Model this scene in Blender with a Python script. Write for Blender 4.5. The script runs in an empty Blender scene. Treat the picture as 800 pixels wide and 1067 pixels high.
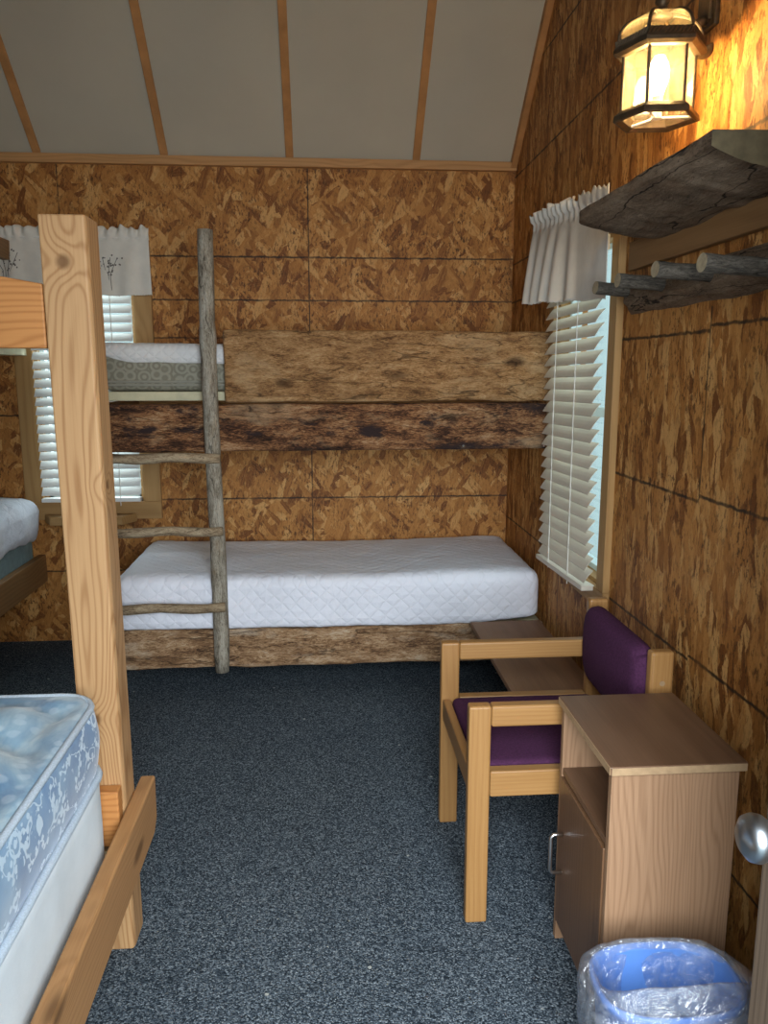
import bpy, bmesh, math, random
from mathutils import Vector, Matrix, noise as mn

S = bpy.context.scene
COL = S.collection
PI = math.pi
random.seed(7)

# ------------------------------------------------------------------ helpers
def fbm(p, sc, seed=0.0, oct=3):
    v = 0.0; a = 1.0; t = 0.0
    q = Vector((p[0] * sc + seed, p[1] * sc - seed * 1.7, p[2] * sc + seed * .6))
    for _ in range(oct):
        v += a * mn.noise(q); t += a; a *= .5; q = q * 2.03
    return v / t

def box(bm, x0, x1, y0, y1, z0, z1):
    vs = [bm.verts.new((x, y, z)) for x in (x0, x1) for y in (y0, y1) for z in (z0, z1)]
    for f in ((0, 1, 3, 2), (4, 6, 7, 5), (0, 4, 5, 1), (2, 3, 7, 6), (0, 2, 6, 4), (1, 5, 7, 3)):
        bm.faces.new([vs[i] for i in f])
    return vs

def prism8(bm, lo, hi):
    """lo, hi: four bottom / top points in the same order"""
    a = [bm.verts.new(p) for p in lo]; b = [bm.verts.new(p) for p in hi]
    n = len(a)
    bm.faces.new(a[::-1]); bm.faces.new(b)
    for i in range(n):
        bm.faces.new((a[i], a[(i + 1) % n], b[(i + 1) % n], b[i]))

def tube(bm, pts, rad, n=10, cap=True, wob=0, seed=0):
    pts = [Vector(p) for p in pts]
    if not isinstance(rad, (list, tuple)): rad = [rad] * len(pts)
    rings = []
    up = None
    for i, p in enumerate(pts):
        t = (pts[min(i + 1, len(pts) - 1)] - pts[max(i - 1, 0)]).normalized()
        if up is None:
            up = Vector((0, 0, 1)) if abs(t.z) < .9 else Vector((1, 0, 0))
        a = t.cross(up).normalized(); b = a.cross(t).normalized(); up = b
        ring = []
        for k in range(n):
            th = 2 * PI * k / n
            d = a * math.cos(th) + b * math.sin(th)
            r = rad[i]
            if wob: r *= 1 + wob * fbm(p + d * .06, 14, seed)
            ring.append(bm.verts.new(p + d * r))
        rings.append(ring)
    for i in range(len(rings) - 1):
        for k in range(n):
            bm.faces.new((rings[i][k], rings[i][(k + 1) % n], rings[i + 1][(k + 1) % n], rings[i + 1][k]))
    if cap:
        bm.faces.new(rings[0][::-1]); bm.faces.new(rings[-1])
    return rings

def loft(bm, rings, close=True, cap0=False, cap1=False):
    R = [[bm.verts.new(p) for p in r] for r in rings]
    n = len(R[0])
    for i in range(len(R) - 1):
        for k in range(n if close else n - 1):
            bm.faces.new((R[i][k], R[i][(k + 1) % n], R[i + 1][(k + 1) % n], R[i + 1][k]))
    if cap0: bm.faces.new(R[0][::-1])
    if cap1: bm.faces.new(R[-1])
    return R

def soft_box(bm, x0, x1, y0, y1, z0, z1, r, step, fn=None, skip=()):
    """rounded box with an even grid; fn(p, nrm) -> p displaces it"""
    def cuts(a, b):
        L = b - a; n = max(2, int(round(L / step)))
        c = [a + L * i / n for i in range(n + 1)]
        for e in (.12, .3, .6, 1.0):
            if r * e * 1.6 < L / 2: c += [a + r * e * 1.6, b - r * e * 1.6]
        c = sorted(c); o = [c[0]]
        for v in c[1:]:
            if v - o[-1] > step * .12: o.append(v)
        o[-1] = b
        return o
    X, Y, Z = cuts(x0, x1), cuts(y0, y1), cuts(z0, z1)
    seen = {}
    def V(x, y, z):
        k = (round(x, 5), round(y, 5), round(z, 5))
        if k in seen: return seen[k]
        p = Vector((x, y, z))
        q = Vector((min(max(x, x0 + r), x1 - r), min(max(y, y0 + r), y1 - r), min(max(z, z0 + r), z1 - r)))
        d = p - q
        nr = d.normalized() if d.length > 1e-9 else Vector((0, 0, 1))
        p = q + nr * r
        if fn: p = fn(p, nr)
        seen[k] = bm.verts.new(p); return seen[k]
    def face(A, B, f, flip):
        for i in range(len(A) - 1):
            for j in range(len(B) - 1):
                q = [f(A[i], B[j]), f(A[i + 1], B[j]), f(A[i + 1], B[j + 1]), f(A[i], B[j + 1])]
                if flip: q = q[::-1]
                try: bm.faces.new(q)
                except ValueError: pass
    if 'z0' not in skip: face(X, Y, lambda a, b: V(a, b, z0), True)
    if 'z1' not in skip: face(X, Y, lambda a, b: V(a, b, z1), False)
    if 'y0' not in skip: face(X, Z, lambda a, b: V(a, y0, b), False)
    if 'y1' not in skip: face(X, Z, lambda a, b: V(a, y1, b), True)
    if 'x0' not in skip: face(Y, Z, lambda a, b: V(x0, a, b), True)
    if 'x1' not in skip: face(Y, Z, lambda a, b: V(x1, a, b), False)

def obj(name, bm, mat, parent=None, smooth=False, bev=0, segs=2, label=None, solid=0):
    bm.normal_update()
    me = bpy.data.meshes.new(name)
    if parent is not None:
        L = parent.get('_world', None) or parent.location
        bmesh.ops.translate(bm, verts=bm.verts, vec=-Vector(L))
    bmesh.ops.recalc_face_normals(bm, faces=bm.faces)
    bm.to_mesh(me); bm.free()
    o = bpy.data.objects.new(name, me); COL.objects.link(o)
    me.materials.append(mat)
    if parent is not None: o.parent = parent; o['_w'] = 0; del o['_w']
    if smooth:
        for p in me.polygons: p.use_smooth = True
    if bev:
        m = o.modifiers.new('bevel', 'BEVEL'); m.width = bev; m.segments = segs; m.limit_method = 'ANGLE'
        m.angle_limit = math.radians(35)
    if solid:
        m = o.modifiers.new('solid', 'SOLIDIFY'); m.thickness = solid; m.offset = 0
    if label: o['label'] = label
    return o

WORLD = {}
def thing(name, label, cat, loc, group=None):
    o = bpy.data.objects.new(name, None); COL.objects.link(o)
    o.empty_display_size = .05
    o.location = loc; o['label'] = label; o['category'] = cat
    if group: o['group'] = group
    return o

def part(root, name, bm, mat, **k):
    """child of a thing (mesh given in world coordinates)"""
    return obj(name, bm, mat, root, **k)

def sub(root, parent, name, bm, mat, **k):
    """child of a part; parts sit at their thing's origin"""
    o = obj(name, bm, mat, root, **k)
    o.parent = parent
    return o

def tag(o, label, cat, group=None, kind=None):
    o['label'] = label; o['category'] = cat
    if group: o['group'] = group
    if kind: o['kind'] = kind
    return o

def struct(name, bm, mat, **k):
    o = obj(name, bm, mat, **k); o['kind'] = 'structure'
    return o

def B(*a):
    bm = bmesh.new(); box(bm, *a); return bm

# ------------------------------------------------------------------ materials
class N:
    def __init__(self, name):
        self.m = bpy.data.materials.new(name); self.m.use_nodes = True
        self.t = self.m.node_tree; self.t.nodes.clear()
        self.out = self.t.nodes.new('ShaderNodeOutputMaterial')
    def n(self, typ, ins=None, **props):
        nd = self.t.nodes.new('ShaderNode' + typ)
        for k, v in props.items(): setattr(nd, k, v)
        for k, v in (ins or {}).items(): self.set(nd.inputs[k], v)
        return nd
    def set(self, sock, v):
        if isinstance(v, bpy.types.NodeSocket): self.t.links.new(v, sock)
        elif isinstance(v, bpy.types.Node): self.t.links.new(v.outputs[0], sock)
        else:
            if sock.type == 'RGBA' and len(v) == 3: v = (*v, 1)
            sock.default_value = v
    def math(self, op, a, b=0.0, c=0.0):
        nd = self.n('Math', operation=op)
        self.set(nd.inputs[0], a); self.set(nd.inputs[1], b)
        if op in ('MULTIPLY_ADD', 'COMPARE', 'SMOOTH_MIN', 'SMOOTH_MAX'): self.set(nd.inputs[2], c)
        return nd.outputs[0]
    def mix(self, f, a, b, blend='MIX'):
        nd = self.n('Mix', data_type='RGBA', blend_type=blend)
        self.set(nd.inputs[0], f); self.set(nd.inputs[6], a); self.set(nd.inputs[7], b)
        return nd.outputs[2]
    def ramp(self, f, stops, interp='LINEAR'):
        nd = self.n('ValToRGB'); e = nd.color_ramp.elements
        nd.color_ramp.interpolation = interp
        while len(e) > 1: e.remove(e[-1])
        e[0].position = stops[0][0]; e[0].color = (*stops[0][1], 1)
        for p, c in stops[1:]:
            x = e.new(p); x.color = (*c, 1)
        self.set(nd.inputs[0], f); return nd.outputs[0]
    def mr(self, v, a, b, c=0.0, d=1.0):
        nd = self.n('MapRange', {0: v, 1: a, 2: b, 3: c, 4: d}); nd.clamp = True; return nd.outputs[0]
    def noise(self, vec, scale, detail=3, rough=.55, dist=0.0, dim='3D', col=False):
        nd = self.n('TexNoise', {'Scale': scale, 'Detail': detail, 'Roughness': rough, 'Distortion': dist}, noise_dimensions=dim)
        self.set(nd.inputs['Vector'], vec); return nd.outputs[1 if col else 0]
    def coord(self): return self.n('TexCoord').outputs['Object']
    def mapv(self, v, loc=(0, 0, 0), rot=(0, 0, 0), sc=(1, 1, 1)):
        return self.n('Mapping', {0: v, 'Location': loc, 'Rotation': rot, 'Scale': sc}).outputs[0]
    def vadd(self, a, b, s=None):
        if s is not None: b = self.n('VectorMath', {0: b, 3: s}, operation='SCALE').outputs[0]
        return self.n('VectorMath', {0: a, 1: b}, operation='ADD').outputs[0]
    def bump(self, h, strength=.3, dist=.01):
        return self.n('Bump', {'Height': h, 'Strength': strength, 'Distance': dist}).outputs[0]
    def bsdf(self, color, rough=.6, normal=None, spec=.4, metal=0.0, **extra):
        ins = {'Base Color': color, 'Roughness': rough, 'Metallic': metal, 'Specular IOR Level': spec}
        ins.update(extra)
        p = self.n('BsdfPrincipled', ins)
        if normal is not None: self.set(p.inputs['Normal'], normal)
        self.t.links.new(p.outputs[0], self.out.inputs[0]); return p

def plain(name, col, rough=.6, metal=0.0, spec=.4, var=.12, scale=12, bump=.05, **extra):
    k = N(name); c = k.coord()
    f = k.noise(c, scale, 4)
    cc = k.mix(k.mr(f, .3, .7), [x * (1 - var) for x in col], [min(1, x * (1 + var)) for x in col])
    k.bsdf(cc, rough, k.bump(k.noise(c, scale * 12, 3), bump, .002), spec, metal, **extra)
    return k.m

def swz(k, v, order):
    s = k.n('SeparateXYZ', {0: v}); o = {'x': s.outputs[0], 'y': s.outputs[1], 'z': s.outputs[2]}
    return k.n('CombineXYZ', {i: o[a] for i, a in enumerate(order)}).outputs[0], o

def wood(name, dark, light, axis='x', spacing=.012, cut=(.03, .05), contrast=1.0, fibre=.35, knots=.5, rough=.6, warp=.02, spec=.3, grey=None, bumpy=.15, sharp=1.9, kn=(2.1, 5.5), marks=()):
    k = N(name); c = k.coord()
    order = {'x': 'xyz', 'y': 'yxz', 'z': 'zxy'}[axis]
    v, _ = swz(k, c, order)
    rnd = k.n('ObjectInfo').outputs['Random']
    v = k.vadd(v, k.n('CombineXYZ', {0: k.math('MULTIPLY', rnd, 37.0), 1: k.math('MULTIPLY', rnd, .04), 2: k.math('MULTIPLY', rnd, .03)}).outputs[0])
    vs = k.mapv(v, sc=(.16, 1, 1))
    warpn = k.noise(vs, 7, 2, .5, col=True)
    vw = k.vadd(vs, k.vadd(warpn, (-.5, -.5, -.5)), warp * 2)
    s = k.n('SeparateXYZ', {0: vw})
    a = k.math('ADD', s.outputs[1], cut[0]); b = k.math('ADD', s.outputs[2], cut[1])
    r = k.math('SQRT', k.math('ADD', k.math('MULTIPLY', a, a), k.math('MULTIPLY', b, b)))
    # knots push the rings apart
    vo = k.n('TexVoronoi', {'Vector': k.mapv(v, sc=(kn[0], kn[1], kn[1])), 'Scale': 1.0, 'Randomness': 1.0})
    kd = k.math('MULTIPLY', vo.outputs['Distance'], vo.outputs['Distance'])
    ex = k.math('POWER', 2.718, k.math('MULTIPLY', kd, -14.0))
    r = k.math('MULTIPLY_ADD', ex, .022 * (1 if knots else 0), r)
    mk = None
    for (mx, my, mz, mr_) in marks:
        dv = k.n('VectorMath', {0: k.mapv(c, loc=(-mx, -my, -mz))}, operation='LENGTH').outputs['Value']
        e = k.math('POWER', 2.718, k.math('MULTIPLY', k.math('MULTIPLY', dv, dv), -1.0 / (mr_ * 2.2) ** 2))
        r = k.math('MULTIPLY_ADD', e, .03, r)
        q = k.mr(dv, mr_, mr_ * .45, 0, .8)
        mk = q if mk is None else k.math('MAXIMUM', mk, q)
    w = k.math('SINE', k.math('MULTIPLY', r, 2 * PI / spacing))
    w2 = k.math('POWER', k.mr(w, -1, 1), sharp)
    fib = k.noise(k.mapv(v, sc=(5, 260, 260)), 1.0, 3, .6)
    big = k.noise(k.mapv(v, sc=(1.5, 9, 9)), 1.0, 3)
    f = k.math('ADD', k.math('MULTIPLY', w2, .55 * contrast), k.math('MULTIPLY', k.mr(fib, .25, .75), fibre))
    f = k.math('ADD', f, k.math('MULTIPLY', k.math('SUBTRACT', big, .5), .5))
    col = k.mix(k.mr(f, 0, 1), light, dark)
    if grey:
        col = k.mix(k.math('MULTIPLY', k.mr(k.noise(k.mapv(v, sc=(3, 22, 22)), 1, 4), .42, .62), .75), col, grey)
    if knots:
        sep = k.n('SeparateColor', {0: vo.outputs['Color']})
        kk = k.math('MULTIPLY', k.mr(vo.outputs['Distance'], .2, .09), k.math('GREATER_THAN', sep.outputs[0], 1 - knots * .6))
        col = k.mix(k.math('MULTIPLY', kk, .75), col, [x * .42 for x in dark])
    if mk is not None: col = k.mix(mk, col, [x * .5 for x in dark])
    k.bsdf(col, rough, k.bump(k.math('ADD', k.math('MULTIPLY', fib, .6), k.math('MULTIPLY', w2, -.3)), bumpy, .002), spec)
    return k.m

def rough_log(name, cols, axis='x', patch=1.0, rough=.85, cracks=.6, spread=1.0, fq=7):
    """weathered, partly de-barked slab face"""
    k = N(name); c = k.coord()
    v, _ = swz(k, c, {'x': 'xyz', 'y': 'yxz', 'z': 'zxy'}[axis])
    rnd = k.n('ObjectInfo').outputs['Random']
    v = k.vadd(v, k.n('CombineXYZ', {0: k.math('MULTIPLY', rnd, 17.0)}).outputs[0])
    d = k.noise(k.mapv(v, sc=(4, 10, 10)), 1, 4, .6, col=True)
    vd = k.vadd(v, k.vadd(d, (-.5, -.5, -.5)), .06)
    n1 = k.noise(k.mapv(vd, sc=(fq, fq * 4.4, fq * 4.4)), 1, 6, .72)
    n2 = k.noise(k.mapv(vd, sc=(42, 230, 230)), 1, 4, .75)
    n3 = k.noise(k.mapv(vd, sc=(4.5, 13, 13)), 1, 5, .68)
    n4 = k.noise(k.mapv(vd, sc=(90, 260, 260)), 1, 3, .7)
    f = k.math('ADD', k.math('MULTIPLY', n1, .55), k.math('MULTIPLY', n2, .45))
    w = .5
    col = k.ramp(f, [(.5 - .12 / spread, cols[0]), (.5 - .03 / spread, cols[1]), (.5 + .05 / spread, cols[2]), (.5 + .17 / spread, cols[3])])
    col = k.mix(k.math('MULTIPLY', k.mr(n3, .54, .62), .8 * patch), col, cols[4])
    n5 = k.noise(k.mapv(vd, sc=(3.5, 9, 9), loc=(5, 1, 2)), 1, 5, .65)
    col = k.mix(k.math('MULTIPLY', k.mr(n5, .53, .66), .6), col, cols[3])
    vo = k.n('TexVoronoi', {'Vector': k.mapv(vd, sc=(4, 9, 9)), 'Scale': 1.0})
    sep = k.n('SeparateColor', {0: vo.outputs['Color']})
    kk = k.math('MULTIPLY', k.mr(vo.outputs['Distance'], .24, .1), k.math('GREATER_THAN', sep.outputs[0], 1 - .35 * patch))
    col = k.mix(k.math('MULTIPLY', kk, .85), col, [x * .7 for x in cols[0]])
    col = k.mix(k.mr(n4, .60, .68, 0, .8), col, [x * .6 for x in cols[0]])
    cr = k.math('ABSOLUTE', k.math('SUBTRACT', k.noise(k.mapv(vd, sc=(1.1, 9, 9), loc=(3, 3, 3)), 1, 3, .4), .5))
    crack = k.mr(cr, .006, .0015)
    col = k.mix(k.math('MULTIPLY', crack, cracks), col, [x * .25 for x in cols[0]])
    k.bsdf(col, rough, k.bump(k.math('SUBTRACT', k.math('ADD', n1, n2), crack), .6, .007), .25)
    return k.m

def osb(name, plane, hl, vl, mean, spread, seed=1, wid=(18, 34), lng=(6, 10), tint=(1, 1, 1), ctr=1.1):
    k = N(name); c = k.coord()
    v, o = swz(k, c, 'xz' if plane == 'xz' else 'yz')
    u, z = (o['x'], o['z']) if plane == 'xz' else (o['y'], o['z'])
    d1 = k.noise(v, 70, 4, .7, col=True); d2 = k.noise(v, 14, 2, .5, col=True)
    vv = k.vadd(v, k.vadd(d1, (-.5, -.5, -.5)), .013)
    vv = k.vadd(vv, k.vadd(d2, (-.5, -.5, -.5)), .018)
    R = random.Random(seed)
    stops = [(0.0, (.19, .070, .016)), (.12, (.31, .128, .030)), (.42, (.43, .195, .050)), (.78, (.53, .265, .077)), (1.0, (.64, .375, .138))]
    stops = [(p, (q[0], q[1] * .93, q[2] * .86)) for p, q in stops]
    col = None; hgt = None
    NL = 9
    order = [((i * 4) % NL) / (NL - 1) * 2 - 1 for i in range(NL)]
    for i in range(NL):
        ang = mean + (order[i] * abs(order[i]) ** .3 + R.uniform(-.15, .15)) * spread
        L = R.uniform(*lng); W = R.uniform(*wid)
        if i < 2: L *= .9; W *= .8
        m = k.mapv(vv, loc=(R.uniform(-9, 9), R.uniform(-9, 9), 0), rot=(0, 0, ang))
        m = k.mapv(m, sc=(W, L, 1))
        vo = k.n('TexVoronoi', {'Vector': m, 'Scale': 1.0, 'Randomness': 1.0}, voronoi_dimensions='2D')
        sp = k.n('SeparateColor', {0: vo.outputs['Color']})
        st = k.noise(k.mapv(m, sc=(6.5, .5, 1)), 1.0, 3, .65, dim='2D')
        tone = k.math('ADD', k.math('MULTIPLY_ADD', sp.outputs[0], ctr, .5 - .5 * ctr), k.math('MULTIPLY', k.math('SUBTRACT', st, .5), .75))
        cc = k.ramp(tone, stops)
        cc = k.mix(k.mr(vo.outputs['Distance'], .45, .8, 0, .4), cc, [.6 * q for q in stops[1][1]])
        hh = sp.outputs[2]
        if col is None: col, hgt = cc, hh
        else:
            mk = k.math('MULTIPLY', k.mr(sp.outputs[1], .64, .67), k.mr(vo.outputs['Distance'], .62, .52))
            col = k.mix(mk, col, cc)
            hgt = k.math('ADD', k.math('MULTIPLY', hgt, k.math('SUBTRACT', 1.0, mk)), k.math('MULTIPLY', hh, mk))
    # resin specks and fine dark slivers
    sl = k.noise(k.mapv(k.mapv(vv, rot=(0, 0, mean)), sc=(95, 34, 1)), 1, 4, .7, dim='2D')
    clump = k.mr(k.noise(v, 6, 3, dim='2D'), .35, .65, .25, 1)
    col = k.mix(k.math('MULTIPLY', k.mr(sl, .525, .61, 0, .9), clump), col, (.085, .032, .009))
    sl2 = k.noise(k.mapv(k.mapv(vv, rot=(0, 0, mean + .25), loc=(4, 2, 0)), sc=(110, 26, 1)), 1, 4, .7, dim='2D')
    col = k.mix(k.mr(sl2, .60, .72, 0, .5), col, stops[-1][1])
    big = k.noise(v, 1.7, 3, dim='2D')
    col = k.mix(k.mr(big, .35, .7, 0, .35), col, k.mix(1.0, col, (.74, .70, .66), 'MULTIPLY'))
    # printed nail lines and panel joints
    jit = k.math('MULTIPLY', k.math('SUBTRACT', k.noise(v, 30, 3, dim='2D'), .5), .010)
    zj = k.math('ADD', z, jit)
    line = None
    for (z0, w, a0, a1) in hl:
        q = k.mr(k.math('ABSOLUTE', k.math('SUBTRACT', zj, z0)), w, w * .35)
        q = k.math('MULTIPLY', q, k.math('MULTIPLY', k.math('GREATER_THAN', u, a0), k.math('LESS_THAN', u, a1)))
        line = q if line is None else k.math('MAXIMUM', line, q)
    for (u0, w, b0, b1) in vl:
        q = k.mr(k.math('ABSOLUTE', k.math('SUBTRACT', k.math('ADD', u, k.math('MULTIPLY', jit, .3)), u0)), w, w * .3)
        q = k.math('MULTIPLY', q, k.math('MULTIPLY', k.math('GREATER_THAN', z, b0), k.math('LESS_THAN', z, b1)))
        line = k.math('MAXIMUM', line, q)
    fade = k.mr(k.noise(v, 9, 4, dim='2D'), .25, .55, .45, .93)
    col = k.mix(k.math('MULTIPLY', line, fade), col, (.022, .015, .011))
    k.bsdf(col, .62, k.bump(k.math('ADD', k.math('MULTIPLY', hgt, .6), k.math('MULTIPLY', sl, -.6)), .22, .004), .3)
    return k.m

def carpet():
    k = N('carpet'); c = k.coord()
    vo = k.n('TexVoronoi', {'Vector': c, 'Scale': 270.0})
    sp = k.n('SeparateColor', {0: vo.outputs['Color']})
    t = k.math('ADD', k.math('MULTIPLY', sp.outputs[0], .75), k.math('MULTIPLY', k.noise(c, 150, 2), .35))
    col = k.ramp(t, [(.0, (.010, .014, .019)), (.30, (.026, .037, .049)), (.58, (.076, .098, .122)), (.82, (.17, .205, .235)), (1.0, (.33, .38, .42))])
    big = k.noise(c, 1.6, 4)
    col = k.mix(k.mr(big, .35, .7, 0, .4), col, k.mix(1.0, col, (.72, .74, .78), 'MULTIPLY'))
    lint = k.n('TexVoronoi', {'Vector': c, 'Scale': 9.0})
    col = k.mix(k.mr(lint.outputs['Distance'], .055, .035), col, (.45, .47, .45))
    k.bsdf(col, .95, k.bump(k.math('ADD', sp.outputs[1], k.math('MULTIPLY', vo.outputs['Distance'], -.6)), .8, .006), .1)
    return k.m

def quilt(name, col, kx=62.0, fine=True):
    k = N(name); c = k.coord(); s = k.n('SeparateXYZ', {0: k.vadd(c, k.vadd(k.noise(c, 4, 2, col=True), (-.5, -.5, -.5)), .05)})
    v = k.math('SUBTRACT', s.outputs[1], s.outputs[2])
    a = k.math('ABSOLUTE', k.math('SINE', k.math('MULTIPLY', k.math('ADD', s.outputs[0], v), kx * .5)))
    b = k.math('ABSOLUTE', k.math('SINE', k.math('MULTIPLY', k.math('SUBTRACT', s.outputs[0], v), kx * .5)))
    h = k.math('POWER', k.math('MINIMUM', a, b), .45)
    wv = k.noise(k.mapv(c, sc=(1, 1, 1)), 26, 3, .6)
    weave = k.noise(c, 260, 2)
    hh = k.math('ADD', k.math('ADD', h, k.math('MULTIPLY', wv, 1.5)), k.math('MULTIPLY', weave, .35))
    cc = k.mix(k.mr(k.noise(c, 7, 3), .3, .7), [x * .95 for x in col], col)
    k.bsdf(cc, .85, k.bump(hh, .5, .009), .15, **{'Sheen Weight': .15})
    return k.m

def brocade(name):
    k = N(name); c = k.coord()
    d = k.noise(c, 16, 3, col=True)
    vd = k.vadd(c, k.vadd(d, (-.5, -.5, -.5)), .022)
    n = k.noise(vd, 15, 1, .3)
    dl = k.math('ABSOLUTE', k.math('SUBTRACT', n, .5))
    stem = k.mr(dl, .014, .006)
    vo = k.n('TexVoronoi', {'Vector': vd, 'Scale': 66.0, 'Randomness': .8})
    leaf = k.mr(vo.outputs['Distance'], .47, .40)
    near = k.mr(dl, .080, .065)
    vo2 = k.n('TexVoronoi', {'Vector': k.vadd(c, k.vadd(d, (-.5, -.5, -.5)), .012), 'Scale': 11.0, 'Randomness': .7})
    pet = k.math('SINE', k.math('MULTIPLY', vo2.outputs['Distance'], 38.0))
    flower = k.math('MULTIPLY', k.mr(vo2.outputs['Distance'], .34, .30), k.mr(k.math('ADD', pet, k.math('MULTIPLY', leaf, .9)), .2, .5))
    sp = k.n('SeparateColor', {0: vo2.outputs['Color']})
    flower = k.math('MULTIPLY', flower, k.math('GREATER_THAN', sp.outputs[0], .45))
    pat = k.math('MAXIMUM', k.math('MAXIMUM', stem, k.math('MULTIPLY', leaf, near)), flower)
    rib = k.noise(k.mapv(c, sc=(90, 90, 500)), 1, 2)
    base = k.mix(k.mr(k.noise(c, 5, 4), .35, .65), (.045, .135, .29), (.10, .235, .43))
    sx = k.n('SeparateXYZ', {0: k.n('NewGeometry').outputs['Normal']}) if False else None
    col = k.mix(k.math('MULTIPLY', pat, .78), base, (.60, .72, .82))
    worn = k.mr(k.noise(c, 3.6, 4), .54, .70, 0, .6)
    col = k.mix(worn, col, (.32, .48, .60))
    k.bsdf(col, .36, k.bump(k.math('ADD', k.math('MULTIPLY', pat, .6), k.math('MULTIPLY', rib, .3)), .25, .003), .5, **{'Sheen Weight': .3})
    return k.m

def damask(name, c0, c1):
    k = N(name); c = k.coord()
    vo = k.n('TexVoronoi', {'Vector': k.mapv(c, sc=(1, 1, 1.1)), 'Scale': 20.0, 'Randomness': .55})
    r = k.math('SINE', k.math('MULTIPLY', vo.outputs['Distance'], 17.0))
    f = k.mr(k.math('ADD', r, k.math('MULTIPLY', k.noise(c, 60, 3), .8)), -.3, 1.1)
    k.bsdf(k.mix(f, c0, c1), .7, k.bump(f, .3, .006), .25)
    return k.m

M = {}
DARKL = (.022, .015, .011)
zs = [.212, .668, 1.11, 1.553, 1.99, 2.42, 2.832, 3.25]
right_lines = [(z, .0065, -9, 2.02) for z in zs] + [(z - .014, .0065, 2.02, 9) for z in zs] + [(1.785, .006, 3.3, 9)]
right_lines = [(z, .0065, a, b) for (z, _, a, b) in right_lines]
M['osb_r'] = osb('osb_right', 'yz', right_lines, [(2.02, .005, 1.11, 1.60), (.80, .005, 0, 2), (3.24, .005, 0, 2)], 0.0, .36, seed=3, wid=(22, 42), lng=(6, 9.5), tint=(1.27, 1.32, 1.55), ctr=1.22)
back_lines = [(2.005, .0065, -9, 9), (1.792, .006, -9, 9), (1.603, .005, -9, 9), (1.21, .006, -9, 9), (.766, .006, -9, 9), (.385, .006, -9, 9)]
M['osb_b'] = osb('osb_back', 'xz', back_lines, [(-.066, .0045, 0, 3), (-1.289, .0045, 0, 3)], 0.0, 1.2, seed=5, wid=(20, 38), lng=(7, 12))
M['osb_l'] = osb('osb_left', 'yz', right_lines[:6], [(1.2, .004, 0, 4)], 0.0, .6, seed=8)
M['osb_f'] = osb('osb_front', 'xz', back_lines[:3], [(-1.2, .004, 0, 4)], 0.0, .6, seed=9)
M['carpet'] = carpet()
M['ceil'] = plain('ceiling_panel', (.50, .45, .35), .85, var=.05, scale=2.5, bump=.04)
M['trim'] = wood('trim_pine', (.36, .17, .06), (.56, .30, .12), 'x', .010, knots=.2, contrast=.7)
M['batten'] = plain('batten_pine', (.47, .225, .080), .65, var=.2, scale=9, bump=.1)
M['case'] = wood('casing_pine', (0.288, 0.149, 0.049), (0.446, 0.264, 0.104), 'z', .014, knots=.5, contrast=.6)
M['casex'] = wood('casing_pine_flat', (0.288, 0.149, 0.049), (0.446, 0.264, 0.104), 'x', .014, knots=.3, contrast=.6)
M['casey'] = wood('casing_pine_deep', (0.288, 0.149, 0.049), (0.446, 0.264, 0.104), 'y', .014, knots=.3, contrast=.6)
POSTK = ((-.005, -.04, 1.67, .020), (.012, -.04, .36, .016), (-.003, -.04, .62, .018), (.05, -.01, 1.18, .014))
M['post'] = wood('fir_post', (0.259, 0.119, 0.042), (0.474, 0.280, 0.131), 'z', .0095, cut=(-.02, -.005), contrast=.95, sharp=3.0, kn=(2.6, 8.0), knots=0, warp=.06, marks=POSTK, fibre=.28)
M['firx'] = wood('fir_board_x', (0.315, 0.113, 0.029), (0.510, 0.226, 0.070), 'x', .015, cut=(-.02, -.02), sharp=2.6, contrast=.9, knots=.5, warp=.07, fibre=.2)
M['firy'] = wood('fir_board_y', (0.242, 0.115, 0.043), (0.419, 0.223, 0.093), 'y', .011, cut=(-.03, .0), sharp=2.5, contrast=.6, knots=.9, kn=(3, 9), warp=.05)
M['firdark'] = wood('fir_dark', (0.164, 0.080, 0.027), (0.295, 0.160, 0.066), 'y', .015, contrast=.5, knots=.3)
M['oak'] = wood('honey_oak', (0.251, 0.112, 0.031), (0.376, 0.201, 0.070), 'z', .010, contrast=.45, knots=0, fibre=.5, rough=.42, spec=.45)
M['oakx'] = wood('honey_oak_x', (0.251, 0.112, 0.031), (0.376, 0.201, 0.070), 'x', .010, contrast=.45, knots=0, fibre=.5, rough=.42, spec=.45)
M['oaky'] = wood('honey_oak_y', (0.251, 0.112, 0.031), (0.376, 0.201, 0.070), 'y', .010, contrast=.45, knots=0, fibre=.5, rough=.42, spec=.45)
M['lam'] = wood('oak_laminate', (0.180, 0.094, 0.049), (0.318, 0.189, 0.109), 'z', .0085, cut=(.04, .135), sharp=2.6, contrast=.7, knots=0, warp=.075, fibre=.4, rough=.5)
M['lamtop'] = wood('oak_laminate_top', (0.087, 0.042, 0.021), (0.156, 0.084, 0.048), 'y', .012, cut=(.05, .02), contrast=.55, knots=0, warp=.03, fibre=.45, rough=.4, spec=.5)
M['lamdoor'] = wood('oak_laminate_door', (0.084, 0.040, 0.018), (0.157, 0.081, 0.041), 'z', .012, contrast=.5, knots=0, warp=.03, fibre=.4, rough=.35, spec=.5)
M['bench'] = wood('worn_plywood', (0.141, 0.072, 0.036), (0.269, 0.150, 0.083), 'y', .035, cut=(.06, .03), contrast=.5, knots=0, warp=.05, fibre=.4, rough=.6)
M['doorw'] = wood('weathered_door', (0.070, 0.046, 0.029), (0.159, 0.112, 0.075), 'z', .010, contrast=.6, knots=0, fibre=.6, rough=.8)
M['log_hi'] = rough_log('slab_brown', [(.075, .034, .013), (.25, .128, .050), (.375, .212, .092), (.52, .345, .18), (.21, .108, .046)], 'x', .45, spread=1.15)
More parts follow.
